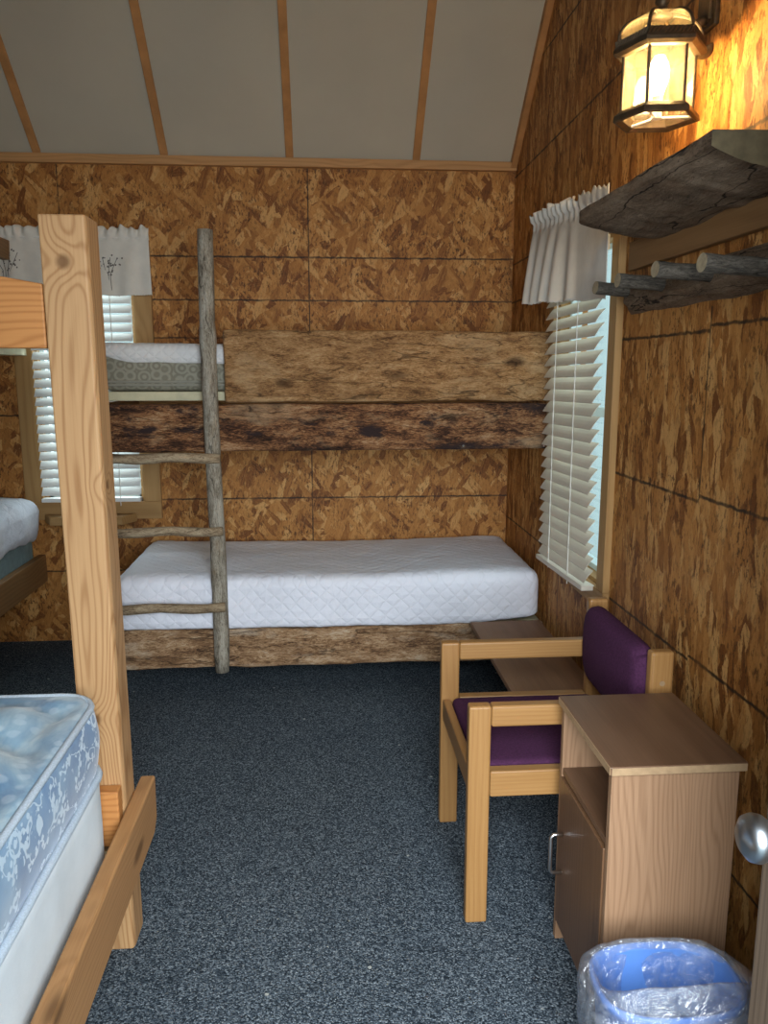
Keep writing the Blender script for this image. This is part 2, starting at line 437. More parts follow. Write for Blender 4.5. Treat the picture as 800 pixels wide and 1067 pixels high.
M['log_lo'] = rough_log('slab_bark', [(.022, .011, .007), (.10, .042, .020), (.27, .125, .052), (.44, .285, .16), (.030, .018, .017)], 'x', 1.25, spread=1.35, fq=4)
M['log_base'] = rough_log('slab_base', [(.075, .038, .020), (.26, .145, .072), (.44, .28, .155), (.60, .48, .35), (.20, .105, .05)], 'x', .8, spread=1.2, fq=5)
M['ladder'] = rough_log('ladder_pole', [(.065, .052, .038), (.235, .20, .15), (.37, .335, .27), (.52, .48, .40), (.28, .20, .12)], 'z', .5)
M['rung'] = rough_log('ladder_rung', [(.085, .056, .034), (.27, .195, .12), (.42, .325, .21), (.54, .45, .31), (.25, .17, .10)], 'x', .4)
M['shelf'] = rough_log('grey_slab', [(.030, .019, .011), (.15, .102, .064), (.24, .172, .112), (.37, .285, .20), (.17, .098, .052)], 'y', .5, cracks=.9, spread=.75, fq=4)
M['peg'] = rough_log('grey_peg', [(.022, .019, .015), (.065, .056, .045), (.115, .100, .080), (.19, .17, .14), (.07, .055, .04)], 'x', .4)
M['cut'] = plain('sawn_end', (.27, .215, .135), .85, var=.25, scale=60)
M['shelfcut'] = plain('sawn_slab_end', (.11, .085, .045), .85, var=.25, scale=40)
M['deck'] = plain('pale_deck_board', (.56, .52, .34), .7, var=.12, scale=18)
M['white'] = quilt('white_bedspread', (.86, .88, .97), 95)
M['white2'] = quilt('white_quilt_far', (.74, .78, .88), 40)
M['sheet'] = quilt('white_sheet', (.76, .75, .74), 120)
M['brocade'] = brocade('blue_brocade')
def satin():
    k = N('blue_satin'); c = k.coord()
    n = k.noise(k.mapv(c, sc=(1.2, 1, 1)), 6, 5, .65, .6)
    col = k.ramp(n, [(.32, (.08, .18, .32)), (.48, (.17, .31, .45)), (.60, (.29, .44, .55)), (.72, (.48, .58, .62))])
    d = k.noise(c, 16, 3, col=True)
    vo = k.n('TexVoronoi', {'Vector': k.vadd(c, k.vadd(d, (-.5, -.5, -.5)), .02), 'Scale': 30.0})
    col = k.mix(k.mr(vo.outputs['Distance'], .45, .3, 0, .28), col, (.62, .74, .82))
    st = k.noise(c, 3.1, 4, .6)
    col = k.mix(k.mr(st, .58, .72, 0, .35), col, (.40, .41, .36))
    k.bsdf(col, .34, k.bump(k.noise(k.mapv(c, sc=(30, 30, 90)), 2, 3), .12, .003), .55, **{'Sheen Weight': .3})
    return k.m
M['satin'] = satin()
M['boxspring'] = plain('box_spring_cloth', (.66, .72, .76), .8, var=.07, scale=9, bump=.25)
M['teal'] = plain('teal_mattress', (.20, .29, .31), .75, var=.15, scale=30, bump=.2)
M['cord_edge'] = plain('grey_blue_piping', (.48, .57, .66), .6, var=.15, scale=300, bump=.4)
M['damask'] = damask('grey_green_damask', (.21, .195, .145), (.30, .285, .22))
M['damask_plain'] = plain('grey_green_ticking', (.30, .29, .235), .75, var=.1, scale=40)
M['curtain'] = plain('cream_curtain', (.74, .70, .62), .85, var=.05, scale=20, bump=.1)
M['ink'] = plain('grey_embroidery', (.17, .15, .13), .9)
M['purple'] = plain('plum_fabric', (.066, .021, .058), .92, var=.22, scale=160, bump=.35, spec=.15)
M['chrome'] = plain('brushed_steel', (.62, .63, .64), .28, metal=1.0, var=.05)
M['knob'] = plain('satin_nickel', (.42, .46, .50), .32, metal=1.0, var=.05)
M['bronze'] = plain('dark_bronze', (.085, .058, .033), .5, metal=.6, var=.3, scale=40, bump=.15)
M['blind'] = plain('white_slat', (.72, .66, .56), .55, var=.04, scale=6, bump=.03)
M['blind_l'] = plain('white_slat_north', (.78, .78, .76), .55, var=.04, scale=6, bump=.03)
M['cordw'] = plain('white_cord', (.75, .72, .66), .8)
M['sash'] = plain('vinyl_sash', (.62, .74, .76), .45, var=.04)
M['bin'] = plain('blue_plastic', (.085, .20, .52), .38, var=.05, spec=.5)
M['black'] = plain('black_gap', (.02, .02, .02), .7)
M['dirt'] = plain('bare_ground', (.20, .17, .12), .95, var=.3)
M['darkcase'] = plain('brown_edge_band', (.34, .225, .125), .5, var=.15, scale=60)

def glass_mat(name, tint, alpha, rough=.05):
    k = N(name)
    tr = k.n('BsdfTransparent', {'Color': (*tint, 1)})
    gl = k.n('BsdfGlossy', {'Color': (1, 1, 1, 1), 'Roughness': rough})
    mx = k.n('MixShader', {0: alpha, 1: tr.outputs[0], 2: gl.outputs[0]})
    k.t.links.new(mx.outputs[0], k.out.inputs[0]); return k.m
M['glass'] = glass_mat('window_glass', (.93, .97, .97), .06)
M['lglass'] = (lambda k: k)(None)
def lantern_glass():
    k = N('lantern_glass'); c = k.coord()
    tr = k.n('BsdfTransparent', {'Color': (.99, .96, .86, 1)})
    df = k.n('BsdfTranslucent', {'Color': (.85, .78, .60, 1)})
    d2 = k.n('BsdfDiffuse', {'Color': (.55, .50, .38, 1)})
    gl = k.n('BsdfGlossy', {'Color': (1, .97, .9, 1), 'Roughness': .12})
    f = k.mr(k.noise(c, 30, 3), .3, .7, .015, .05)
    a = k.n('MixShader', {0: f, 1: tr.outputs[0], 2: df.outputs[0]})
    a2 = k.n('MixShader', {0: .03, 1: a.outputs[0], 2: d2.outputs[0]})
    b = k.n('MixShader', {0: .05, 1: a2.outputs[0], 2: gl.outputs[0]})
    k.t.links.new(b.outputs[0], k.out.inputs[0]); return k.m
M['lglass'] = lantern_glass()
def bag_mat():
    k = N('clear_bag'); c = k.coord()
    tr = k.n('BsdfTransparent', {'Color': (.90, .94, .98, 1)})
    df = k.n('BsdfTranslucent', {'Color': (.72, .78, .88, 1)})
    d2 = k.n('BsdfDiffuse', {'Color': (.66, .70, .76, 1)})
    h = k.noise(c, 28, 4, .6, 1.5)
    gl = k.n('BsdfGlossy', {'Color': (1, 1, 1, 1), 'Roughness': .16, 'Normal': k.bump(h, .9, .02)})
    f = k.mr(h, .35, .7, .03, .26)
    a = k.n('MixShader', {0: f, 1: tr.outputs[0], 2: d2.outputs[0]})
    a2 = k.n('MixShader', {0: .10, 1: a.outputs[0], 2: df.outputs[0]})
    lw = k.n('LayerWeight', {'Blend': .25})
    b = k.n('MixShader', {0: k.mr(lw.outputs[1], 0, 1, .08, .5), 1: a2.outputs[0], 2: gl.outputs[0]})
    k.t.links.new(b.outputs[0], k.out.inputs[0]); return k.m
M['bag'] = bag_mat()
def emit(name, col, s):
    k = N(name); e = k.n('Emission', {'Color': (*col, 1), 'Strength': s})
    k.t.links.new(e.outputs[0], k.out.inputs[0]); return k.m
M['bulb'] = emit('lit_bulb', (1.0, .84, .55), 30)

# ------------------------------------------------------------------ room shell
YB, XR, XL, YF = 4.24, .99, -2.47, .15
ZT = 2.47; SL = .87
YM = (YB + YF) / 2
def roofz(y): return ZT + SL * (min(YB - y, y - YF))

def slab_hole(bm, plane, c0, c1, a0, a1, b0, b1, hole):
    """rectangular wall in a plane with one opening, thickness c0..c1"""
    h0, h1, g0, g1 = hole
    for (p0, p1, q0, q1) in ((a0, h0, b0, b1), (h1, a1, b0, b1), (h0, h1, b0, g0), (h0, h1, g1, b1)):
        if p1 - p0 < 1e-6 or q1 - q0 < 1e-6: continue
        if plane == 'xz': box(bm, p0, p1, c0, c1, q0, q1)
        else: box(bm, c0, c1, p0, p1, q0, q1)

struct('floor', B(XL - .12, XR + .12, YF - .1, YB + .12, -.1, 0), M['carpet'])
WL = (-1.46, -.95, .76, 1.98)       # back-wall window opening
WR = (2.70, 3.36, .67, 1.90)        # right-wall window opening
bm = bmesh.new(); slab_hole(bm, 'xz', YB, YB + .12, XL - .12, XR + .12, 0, ZT + .1, WL); struct('wall_back', bm, M['osb_b'])
bm = bmesh.new(); slab_hole(bm, 'yz', XR, XR + .12, YF, YB, 0, ZT, WR)
prism8(bm, [(XR, YF, ZT), (XR, YB, ZT), (XR, YM, roofz(YM))], [(XR + .12, YF, ZT), (XR + .12, YB, ZT), (XR + .12, YM, roofz(YM))])
struct('wall_right', bm, M['osb_r'])
bm = bmesh.new(); box(bm, XL - .12, XL, YF, YB, 0, ZT)
prism8(bm, [(XL - .12, YF, ZT), (XL - .12, YB, ZT), (XL - .12, YM, roofz(YM))], [(XL, YF, ZT), (XL, YB, ZT), (XL, YM, roofz(YM))])
struct('wall_left', bm, M['osb_l'])
bm = bmesh.new(); slab_hole(bm, 'xz', YF - .1, YF, XL - .12, XR + .12, 0, ZT + .1, (-.24, .63, 0, 2.06)); struct('wall_front', bm, M['osb_f'])
bm = bmesh.new()
for (ya, yb) in ((YB + .12, YM), (YF - .1, YM)):
    za = ZT - SL * .12 if ya > YM else ZT - SL * .1
    zb = roofz(YM)
    prism8(bm, [(XL - .12, ya, za), (XR + .12, ya, za), (XR + .12, yb, zb), (XL - .12, yb, zb)],
           [(XL - .12, ya, za + .08), (XR + .12, ya, za + .08), (XR + .12, yb, zb + .08), (XL - .12, yb, zb + .08)])
struct('ceiling', bm, M['ceil'])
# top plate of the back wall
struct('trim_1', B(XL, XR, YB - .035, YB, 2.432, 2.475), M['trim'], bev=.003)
# battens over the ceiling seams
ti = 2
for bx in (-1.98, -1.369, -.763, -.152, .479):
    bm = bmesh.new(); w = .019; t = .018
    y0, y1 = YB - .02, YM
    z0, z1 = roofz(y0), roofz(y1)
    prism8(bm, [(bx - w, y0, z0 - t), (bx + w, y0, z0 - t), (bx + w, y1, z1 - t), (bx - w, y1, z1 - t)],
           [(bx - w, y0, z0 + .001), (bx + w, y0, z0 + .001), (bx + w, y1, z1 + .001), (bx - w, y1, z1 + .001)])
    struct('trim_%d' % ti, bm, M['batten'], bev=.002); ti += 1
# board running up the gable under the ceiling
bm = bmesh.new(); y0, y1 = YB - .02, YM; z0, z1 = roofz(y0), roofz(y1)
prism8(bm, [(XR - .03, y0, z0 - .055), (XR, y0, z0 - .055), (XR, y1, z1 - .055), (XR - .03, y1, z1 - .055)],
       [(XR - .03, y0, z0 - .001), (XR, y0, z0 - .001), (XR, y1, z1 - .001), (XR - .03, y1, z1 - .001)])
struct('trim_%d' % ti, bm, M['batten'], bev=.002); ti += 1
# cleat along the right wall
struct('trim_%d' % ti, B(XR - .022, XR, 2.2, 4.2, .262, .290), M['firdark'], bev=.003); ti += 1

# ------------------------------------------------------------------ windows
def window(idx, plane, op, c):
    """c: room-side face of the wall; sash, glass and casing"""
    a0, a1, b0, b1 = op
    def bb(p0, p1, q0, q1, r0, r1):     # along, depth (+ is outwards), height
        if plane == 'xz': return (p0, p1, c + q0, c + q1, r0, r1)
        return (c + q0, c + q1, p0, p1, r0, r1)
    fr = bmesh.new(); s = .035
    for (p0, p1, r0, r1) in ((a0, a0 + s, b0, b1), (a1 - s, a1, b0, b1), (a0, a1, b0, b0 + s), (a0, a1, b1 - s, b1), (a0, a1, (b0 + b1) / 2 - .018, (b0 + b1) / 2 + .018)):
        box(fr, *bb(p0, p1, .04, .085, r0, r1))
    w = struct('window_%d' % idx, fr, M['sash'], bev=.002)
    g = obj('pane', B(*bb(a0 + s, a1 - s, .060, .064, b0 + s, b1 - s)), M['glass']); g.parent = w
    k = .092 if plane == 'xz' else .070; t = .026
    for (nm, p0, p1, r0, r1, m) in (('casing', a0 - k, a0, b0 - .0, b1 + k, 'case'), ('casing', a1, a1 + k, b0 - .0, b1 + k, 'case'),
                                 ('casing', a0, a1, b1, b1 + k, 'casex' if plane == 'xz' else 'casey'), ('casing', a0 - k, a1 + k, b0 - k, b0, 'casex' if plane == 'xz' else 'casey')):
        o = obj(nm, B(*bb(p0, p1, -t, 0, r0, r1)), M[m], bev=.003); o.parent = w
    jm = bmesh.new()
    for (p0, p1, r0, r1) in ((a0, a0 + .014, b0, b1), (a1 - .014, a1, b0, b1), (a0, a1, b0, b0 + .014), (a0, a1, b1 - .014, b1)):
        box(jm, *bb(p0, p1, 0, .04, r0, r1))
    o = obj('jamb', jm, M['case']); o.parent = w
    return w
w1 = window(1, 'xz', WL, YB)
# sill ledge with bevelled ends on the back window
bm = bmesh.new()
prism8(bm, [(-1.40, YB - .13, .655), (-1.04, YB - .13, .655), (-.985, YB - .028, .655), (-1.46, YB - .028, .655)],
       [(-1.40, YB - .13, .700), (-1.04, YB - .13, .700), (-.985, YB - .028, .700), (-1.46, YB - .028, .700)])
o = obj('sill', bm, M['casex'], bev=.006); o.parent = w1
w2 = window(2, 'yz', WR, XR)

# ------------------------------------------------------------------ blinds
def blind(name, label, plane, a0, a1, zt, zb, c, tilt, pitch, depth, mat, sgn, drop=0.0, cords=(.22, .72)):
    """slats run along a; c is the middle of the blind across the wall; sgn: +1 outwards is +axis; drop tilts the low end"""
    root = thing(name, label, 'blind', (a0, c, zt) if plane == 'xz' else (c, a0, zt))
    def P(a, q, z): return (a, c + q, z) if plane == 'xz' else (c + q, a, z)
    bm = bmesh.new()
    n = int((zt - zb - .05) / pitch)
    ct, st = math.cos(tilt), math.sin(tilt)
    for i in range(n):
        f = (i + 1) / n
        zc = zt - .05 - i * pitch
        rows = []
        for (a, ss) in ((a0, -1), (a1, 1)):
            dz = drop * f * (1 if ss > 0 else 0)
            pr = []
            for j in range(5):
                q = (j / 4 - .5) * depth
                arch = .004 * (1 - (2 * j / 4 - 1) ** 2)
                pr.append((a, q * ct - arch * st * 0, zc + dz + q * st * sgn + arch))
            rows.append(pr)
        top = [[bm.verts.new(P(*p)) for p in r] for r in rows]
        bot = [[bm.verts.new(P(p[0], p[1], p[2] - .0028)) for p in r] for r in rows]
        for j in range(4):
            bm.faces.new((top[0][j], top[1][j], top[1][j + 1], top[0][j + 1]))
            bm.faces.new((bot[0][j], bot[0][j + 1], bot[1][j + 1], bot[1][j]))
        for e in (0, 1):
            for j in range(4):
                bm.faces.new((top[e][j], top[e][j + 1], bot[e][j + 1], bot[e][j]))
        for j in (0, 4):
            bm.faces.new((top[0][j], top[1][j], bot[1][j], bot[0][j]))
    part(root, 'slats', bm, mat)
    z = zb
    def bb(p0, p1, q0, q1, r0, r1): return (p0, p1, c + q0, c + q1, r0, r1) if plane == 'xz' else (c + q0, c + q1, p0, p1, r0, r1)
    hb = bmesh.new(); box(hb, *bb(a0, a1, -.016, .022, zt - .02, zt + .03)); part(root, 'head_rail', hb, mat, bev=.003)
    rb = bmesh.new()
    q0, q1 = -.025, .025
    lo = [P(a0, q0, zb - .008), P(a1, q0, zb - .008 + drop), P(a1, q1, zb - .008 + drop), P(a0, q1, zb - .008)]
    hi = [P(a0, q0, zb + .012), P(a1, q0, zb + .012 + drop), P(a1, q1, zb + .012 + drop), P(a0, q1, zb + .012)]
    prism8(rb, lo, hi); part(root, 'bottom_rail', rb, mat, bev=.003)
    for cf in cords:
        a = a0 + (a1 - a0) * cf
        cb = bmesh.new()
        q = -(depth / 2 * ct + .003) * (1 if sgn > 0 else 1)
        pts = [P(a, q, zt), P(a + .002, q - .002, (zt + zb) / 2), P(a - .002, q - .001, zb - .03)]
        tube(cb, pts, .0022, 6); part(root, 'cord', cb, M['cordw'])
    return root
blind('window_blind', 'white slatted blind, lit by daylight, on the back wall window', 'xz', -1.455, -.955, 1.93, .775, YB - .045, math.radians(48), .046, .05, M['blind_l'], 1, cords=(.80,))
blind('window_blind', 'cream slatted blind hanging askew on the right wall window', 'yz', 2.728, 3.350, 1.86, .660, XR - .045, math.radians(54), .046, .054, M['blind'], 1, drop=-.025, cords=(.30, .72))

# ------------------------------------------------------------------ curtains
def valance(bm, plane, a0, a1, zt, zb, c, side, nf, seed, depth=.03, flat=None, dt=0, db=0):
    """gathered sheet: header ruffle, pocket, then soft folds to a scalloped hem"""
    nu, nv = 160, 34
    G = []
    zt0, zb0 = zt, zb
    for i in range(nu + 1):
        u = i / nu
        row = []
        zt = zt0 + dt * u; zb = zb0 + db * u
        for j in range(nv + 1):
            v = j / nv                       # 0 top .. 1 hem
            a = a0 + (a1 - a0) * u
            ph = 2 * PI * nf * u + 2.6 * mn.noise(Vector((u * 5 + seed, v * .6, 0)))
            env = 1.0
            if flat: env = .06 + .94 * min(1, max(0, flat[0] - u) / flat[1])
            if v < .11:
                q = .010 + .018 * env * math.sin(ph * 2.1 + 3 * v) * (1 - v / .2)
                z = zt - (zt - zb) * v + .026 * (1 - v / .11) * mn.noise(Vector((u * 24 + seed, 2, 0)))
            elif v < .2:
                q = .004 + .004 * math.sin(ph * 2.1); z = zt - (zt - zb) * v
            else:
                t = (v - .2) / .8
                q = .006 + (depth * t ** .7) * env * (.5 + .5 * math.sin(ph)) + .016 * t * env
                z = zt - (zt - zb) * v
                if v > .93: z += .004 * abs(math.sin(u * PI * 60)) * (v - .93) / .07
            fl = .03 * max(0, v - .2) * (1 if u < .5 or not flat else -.6)
            a += (u - .5) * fl
            z -= .012 * v * mn.noise(Vector((u * 4, seed, 0)))
            q *= side
            row.append(bm.verts.new((a, c + q, z) if plane == 'xz' else (c + q, a, z)))
        G.append(row)
    for i in range(nu):
        for j in range(nv):
            bm.faces.new((G[i][j], G[i + 1][j], G[i + 1][j + 1], G[i][j + 1]))

r = thing('curtain_valance', 'cream ruffled curtain valance with embroidered grey trees on the back window', 'curtain', (-1.22, YB - .03, 2.08))
bm = bmesh.new(); valance(bm, 'xz', -1.63, -.845, 2.125, 1.80, YB - .085, -1, 7, 2.3, .022)
part(r, 'cloth', bm, M['curtain'], smooth=True, solid=.0018)
bm = bmesh.new(); tube(bm, [(-1.63, YB - .083, 2.075), (-.845, YB - .083, 2.075)], .007, 8)
for xx in (-1.6, -.87): tube(bm, [(xx, YB - .083, 2.075), (xx, YB, 2.075)], .006, 8)
part(r, 'rod', bm, M['cordw'])
def sprig(bm, x, y, z, s, seed):
    R = random.Random(seed)
    for dx in (-.35, -.12, .1, .3):
        pts = [(x + dx * .35 * s, y, z), (x + dx * .3 * s, y, z + .5 * s), (x + dx * 1.1 * s, y, z + s)]
        tube(bm, pts, .0016, 5)
        for k in range(9):
            t = R.uniform(.45, 1.1)
            cx = x + (dx * .3 + (dx * .8) * max(0, t - .5) * 2) * s + R.uniform(-.2, .2) * s; cz = z + t * s
            bmesh.ops.create_icosphere(bm, subdivisions=1, radius=R.uniform(.003, .0055), matrix=Matrix.Translation((cx, y, cz)) @ Matrix.Diagonal((1, .25, 1, 1)))
for q in ((-1.045, YB - .112, 1.825, .155, 1), (-1.52, YB - .112, 1.83, .17, 2), (-1.28, YB - .112, 1.83, .15, 3)):
    bm = bmesh.new(); sprig(bm, *q); part(r, 'embroidery', bm, M['ink'], label='grey embroidered tree')

r = thing('curtain_valance', 'cream ruffled curtain valance with eyelet hem on the right wall window', 'curtain', (XR - .03, 3.1, 2.05))
bm = bmesh.new(); valance(bm, 'yz', 3.52, 2.585, 2.095, 1.722, XR - .076, -1, 7.0, 5.1, .030, flat=(.72, .25), dt=-.075, db=-.06)
part(r, 'cloth', bm, M['curtain'], smooth=True, solid=.0018)
bm = bmesh.new(); tube(bm, [(XR - .072, 2.63, 1.965), (XR - .072, 3.48, 2.025)], .006, 8)
for yy, zz in ((2.66, 1.967), (3.45, 2.023)): tube(bm, [(XR - .072, yy, zz), (XR, yy, zz)], .006, 8)
part(r, 'rod', bm, M['cordw'])

# ------------------------------------------------------------------ back bunk bed
def slab(bm, x0, x1, y0, y1, z0, z1, amp, edge, seed, step=.03, r=.012):
    def fn(p, nr):
        d = fbm(p, 9, seed) * amp + fbm(Vector((p.x * .3, p.y, p.z)), 30, seed + 3) * amp * .5
        q = p + nr * d
        e = fbm(Vector((p.x, 0, 0)), 3.2, seed + (7 if p.z > (z0 + z1) / 2 else 13)) * edge
        q.z += e * (1 if abs(p.z - (z0 + z1) / 2) > (z1 - z0) * .2 else .4)
        return q
    soft_box(bm, x0, x1, y0, y1, z0, z1, r, step, fn)
FY = 3.41
bunk = thing('bunk_bed', 'rustic slab bunk bed built against the back wall', 'bunk bed', (.02, 3.8, 0))
bm = bmesh.new(); slab(bm, -.412, .985, FY, FY + .05, 1.308, 1.602, .004, .008, 1.0); part(bunk, 'guard_board', bm, M['log_hi'], smooth=True, label='wide tan weathered slab')
bm = bmesh.new(); slab(bm, -.95, .985, FY + .002, FY + .055, 1.10, 1.298, .005, .010, 2.0); part(bunk, 'side_board', bm, M['log_lo'], smooth=True, label='dark reddish slab with bark patches')
bm = bmesh.new(); slab(bm, -.95, .985, FY + .004, FY + .06, .135, .312, .007, .012, 3.0); part(bunk, 'base_board', bm, M['log_base'], smooth=True, label='pale brown barkless log slab')
bm = bmesh.new(); box(bm, -.95, .98, FY + .058, YB - .03, 1.312, 1.350); part(bunk, 'upper_deck', bm, M['deck'], bev=.002, label='pale deck board')
bm = bmesh.new(); box(bm, -.94, .98, FY + .065, YB - .03, .27, .305); part(bunk, 'lower_deck', bm, M['deck'], bev=.002)
bm = bmesh.new(); box(bm, -.985, -.945, FY + .06, YB - .03, 1.14, 1.30); part(bunk, 'end_board', bm, M['firdark'], bev=.003)
bm = bmesh.new(); tube(bm, [(-.955, FY + .10, z * .2) for z in range(0, 8)], .034, 12, wob=.12, seed=4); part(bunk, 'corner_post', bm, M['ladder'], smooth=True)
for (zz) in (1.27, .23):
    part(bunk, 'ledger', B(-.94, .98, YB - .045, YB - .002, zz, zz + .04), M['trim'], bev=.003)
def nails(bm, pts):
    for p in pts:
        bmesh.ops.create_uvsphere(bm, u_segments=8, v_segments=5, radius=.0045, matrix=Matrix.Translation(p))
for p in ((.60, FY - .004, 1.118), (.955, FY - .004, 1.115), (.955, FY - .004, 1.28)):
    bm = bmesh.new(); nails(bm, [p]); part(bunk, 'screw_head', bm, M['chrome'])

lad = thing('bunk_ladder', 'grey barkless pole ladder hung on the front of the back bunk', 'ladder', (-.46, 3.35, .15))
for (xt, xb, sd) in ((-.462, -.463, 1), (-.955, -.935, 2)):
    bm = bmesh.new(); n = 26
    pts = []; rr = []
    for i in range(n + 1):
        t = i / n
        z = .135 + (1.992 - .135) * t
        pts.append((xb + (xt - xb) * t + .005 * math.sin(t * 5 + sd), 3.372 + .004 * math.sin(t * 7), z))
        rr.append(.0335 - .002 * t + (.004 * math.exp(-((z - 1.56) / .03) ** 2)))
    rr[0] *= .86; rr[-1] *= .96
    tube(bm, pts, rr, 14, wob=.10, seed=sd)
    part(lad, 'stile', bm, M['ladder'], smooth=True, bev=0)
for zz, rr, sd in ((1.082, .021, 1), (.772, .020, 2), (.438, .021, 3)):
    bm = bmesh.new()
    tube(bm, [(-.975 + .068 * i, 3.330 + .003 * math.sin(i + sd), zz + .004 * math.sin(i * 1.3 + sd)) for i in range(9)], [rr * (1 + .06 * math.sin(i * 2 + sd)) for i in range(9)], 12, wob=.12, seed=sd)
    part(lad, 'rung', bm, M['rung'], smooth=True)

# lower mattress and bedspread of the back bunk
bm = bmesh.new(); soft_box(bm, -.90, .945, FY + .03, YB - .06, .312, .525, .045, .06)
tag(obj('mattress', bm, M['teal'], smooth=True), 'grey blue mattress under the white bedspread on the lower back bunk', 'mattress')
def spread_fn(p, nr):
    q = p.copy()
    top = max(0, nr.z)
    q += nr * (.006 * fbm(p, 5, 2.0) + .0035 * fbm(p, 17, 5.0))
    q.z += top * .012 * fbm(p, 2.4, 8.0)
    q.z -= top * .012 * (1 - min(1, abs(p.x - .02) / .9))
    if p.z < .36:
        t = (.36 - p.z) / .06
        q.z += t * (.006 * fbm(Vector((p.x, p.y, 0)), 4, 1.0) + .045 * max(0, (p.x - .62) / .33) ** 1.5 + .01 * max(0, (.2 - p.x)) * .3)
        if nr.y < -.5: q.y -= t * .006
    return q
bm = bmesh.new(); soft_box(bm, -.925, .962, FY - .006, YB - .03, .300, .556, .055, .028, spread_fn, skip=('z0',))
bmesh.ops.delete(bm, geom=[v for v in bm.verts if v.co.z < .302 and FY + .06 < v.co.y < YB - .09 and -.86 < v.co.x < .9], context='VERTS')
tag(obj('bedspread', bm, M['white'], smooth=True, solid=.003), 'white quilted bedspread covering the lower back bunk', 'bedspread')

# upper mattress and folded sheet
um = thing('mattress', 'grey green damask mattress on the upper deck of the back bunk', 'mattress', (.03, 3.85, 1.352))
bm = bmesh.new(); soft_box(bm, -.93, .96, FY + .06, YB - .03, 1.352, 1.525, .035, .06); part(um, 'ticking', bm, M['damask'], smooth=True)
def piping(bm, x0, x1, y0, y1, z, rad, c=.04):
    pts = []
    for (cx, cy, a0) in ((x1 - c, y0 + c, -90), (x1 - c, y1 - c, 0), (x0 + c, y1 - c, 90), (x0 + c, y0 + c, 180)):
        for k in range(6):
            a = math.radians(a0 + 90 * k / 5)
            pts.append((cx + c * math.cos(a), cy + c * math.sin(a), z))
    pts.append(pts[0]); tube(bm, pts, rad, 8, cap=False)
for zz in (1.392, 1.378):
    bm = bmesh.new(); piping(bm, -.931, .961, FY + .059, YB - .029, zz, .005); part(um, 'piping', bm, M['damask_plain'], smooth=True)
def sh_fn(p, nr):
    q = p + nr * .004 * fbm(p, 9, 4)
    if p.z < 1.50:
        q.z += -.010 * (p.x + .5) * (1 if p.x < 0 else 0) - .004 + .03 * max(0, (-.80 - p.x) / .12) ** 1.3
    q.z += -.01 * max(0, p.x + .9) * (1 if nr.z > .3 else 0) * .8
    return q
bm = bmesh.new(); soft_box(bm, -.938, .966, FY + .053, YB - .03, 1.462, 1.552, .035, .03, sh_fn, skip=('z0',))
tag(obj('bed_sheet', bm, M['sheet'], smooth=True, solid=.003), 'white sheet laid over the mattress on the upper back bunk', 'sheet')

# ------------------------------------------------------------------ far left bunk (along the left wall)
fb = thing('bunk_bed', 'plank bunk bed along the left wall, running up to the back window', 'bunk bed', (-1.95, 3.2, 0))
part(fb, 'side_rail', B(-1.515, -1.475, 2.24, YB - .004, .335, .480), M['firdark'], bev=.004)
part(fb, 'guard_rail', B(-1.545, -1.505, 2.24, YB - .004, 1.965, 2.058), M['firdark'], bev=.004)
part(fb, 'upper_deck', B(XL + .01, -1.487, 2.24, YB - .03, 1.512, 1.545), M['deck'], bev=.002)
part(fb, 'lower_deck', B(XL + .01, -1.517, 2.24, YB - .03, .34, .37), M['deck'], bev=.002)
for yy in (2.15,):
    bm = bmesh.new(); box(bm, -1.575, -1.475, yy - .05, yy + .085, 0, 2.2); part(fb, 'post', bm, M['post'], bev=.004)
for zz in (.26, 1.43):
    part(fb, 'wall_ledger', B(XL + .005, XL + .05, 2.24, YB - .01, zz, zz + .08), M['trim'], bev=.003)
bm = bmesh.new(); soft_box(bm, XL + .02, -1.518, 2.26, YB - .03, .372, .66, .05, .07)
tag(obj('mattress', bm, M['teal'], smooth=True), 'dull teal mattress under the puffy quilt on the lower left bunk', 'mattress')
def q_fn(p, nr):
    q = p + nr * (.020 * fbm(p, 6, 3.0) + .008 * fbm(p, 15, 1.0))
    if nr.x > .3 and p.z < .72: q.x -= .012 * (.72 - p.z) / .15
    if p.z < .62: q.z += .035 * fbm(Vector((p.x, p.y, 0)), 5, 2)
    return q
bm = bmesh.new(); soft_box(bm, XL + .02, -1.468, 2.3, YB - .035, .565, .795, .075, .035, q_fn, skip=('z0',))
tag(obj('quilt', bm, M['white2'], smooth=True, solid=.004), 'puffy white quilt on the lower left bunk beside the back window', 'quilt')
bm = bmesh.new(); soft_box(bm, XL + .02, -1.55, 2.3, YB - .12, 1.547, 1.925, .06, .05, lambda p, n: p + n * .012 * fbm(p, 6, 9))
tag(obj('mattress', bm, M['white2'], smooth=True), 'white covered mattress on the upper left bunk, below the guard rail', 'mattress')

# ------------------------------------------------------------------ near left bunk
nb = thing('bunk_bed', 'near bunk bed of thick fir lumber at left, standing on the carpet', 'bunk bed', (-.55, 1.87, 0))
bm = bmesh.new()
def post_pts(z, xl, xr, c=.012): return [(xl, 1.83, z), (xr - c * .35, 1.83, z), (xr, 1.83 + c, z), (xr, 1.925, z), (xl, 1.925, z)]
bot, top_ = post_pts(0, -.588, -.493), post_pts(1.768, -.603, -.502)
rings = []
for i in range(13):
    t = i / 12
    rings.append([tuple(a + (b - a) * t for a, b in zip(p, q)) for p, q in zip(bot, top_)])
loft(bm, rings, cap0=True, cap1=True)
part(nb, 'post', bm, M['post'], bev=.004)
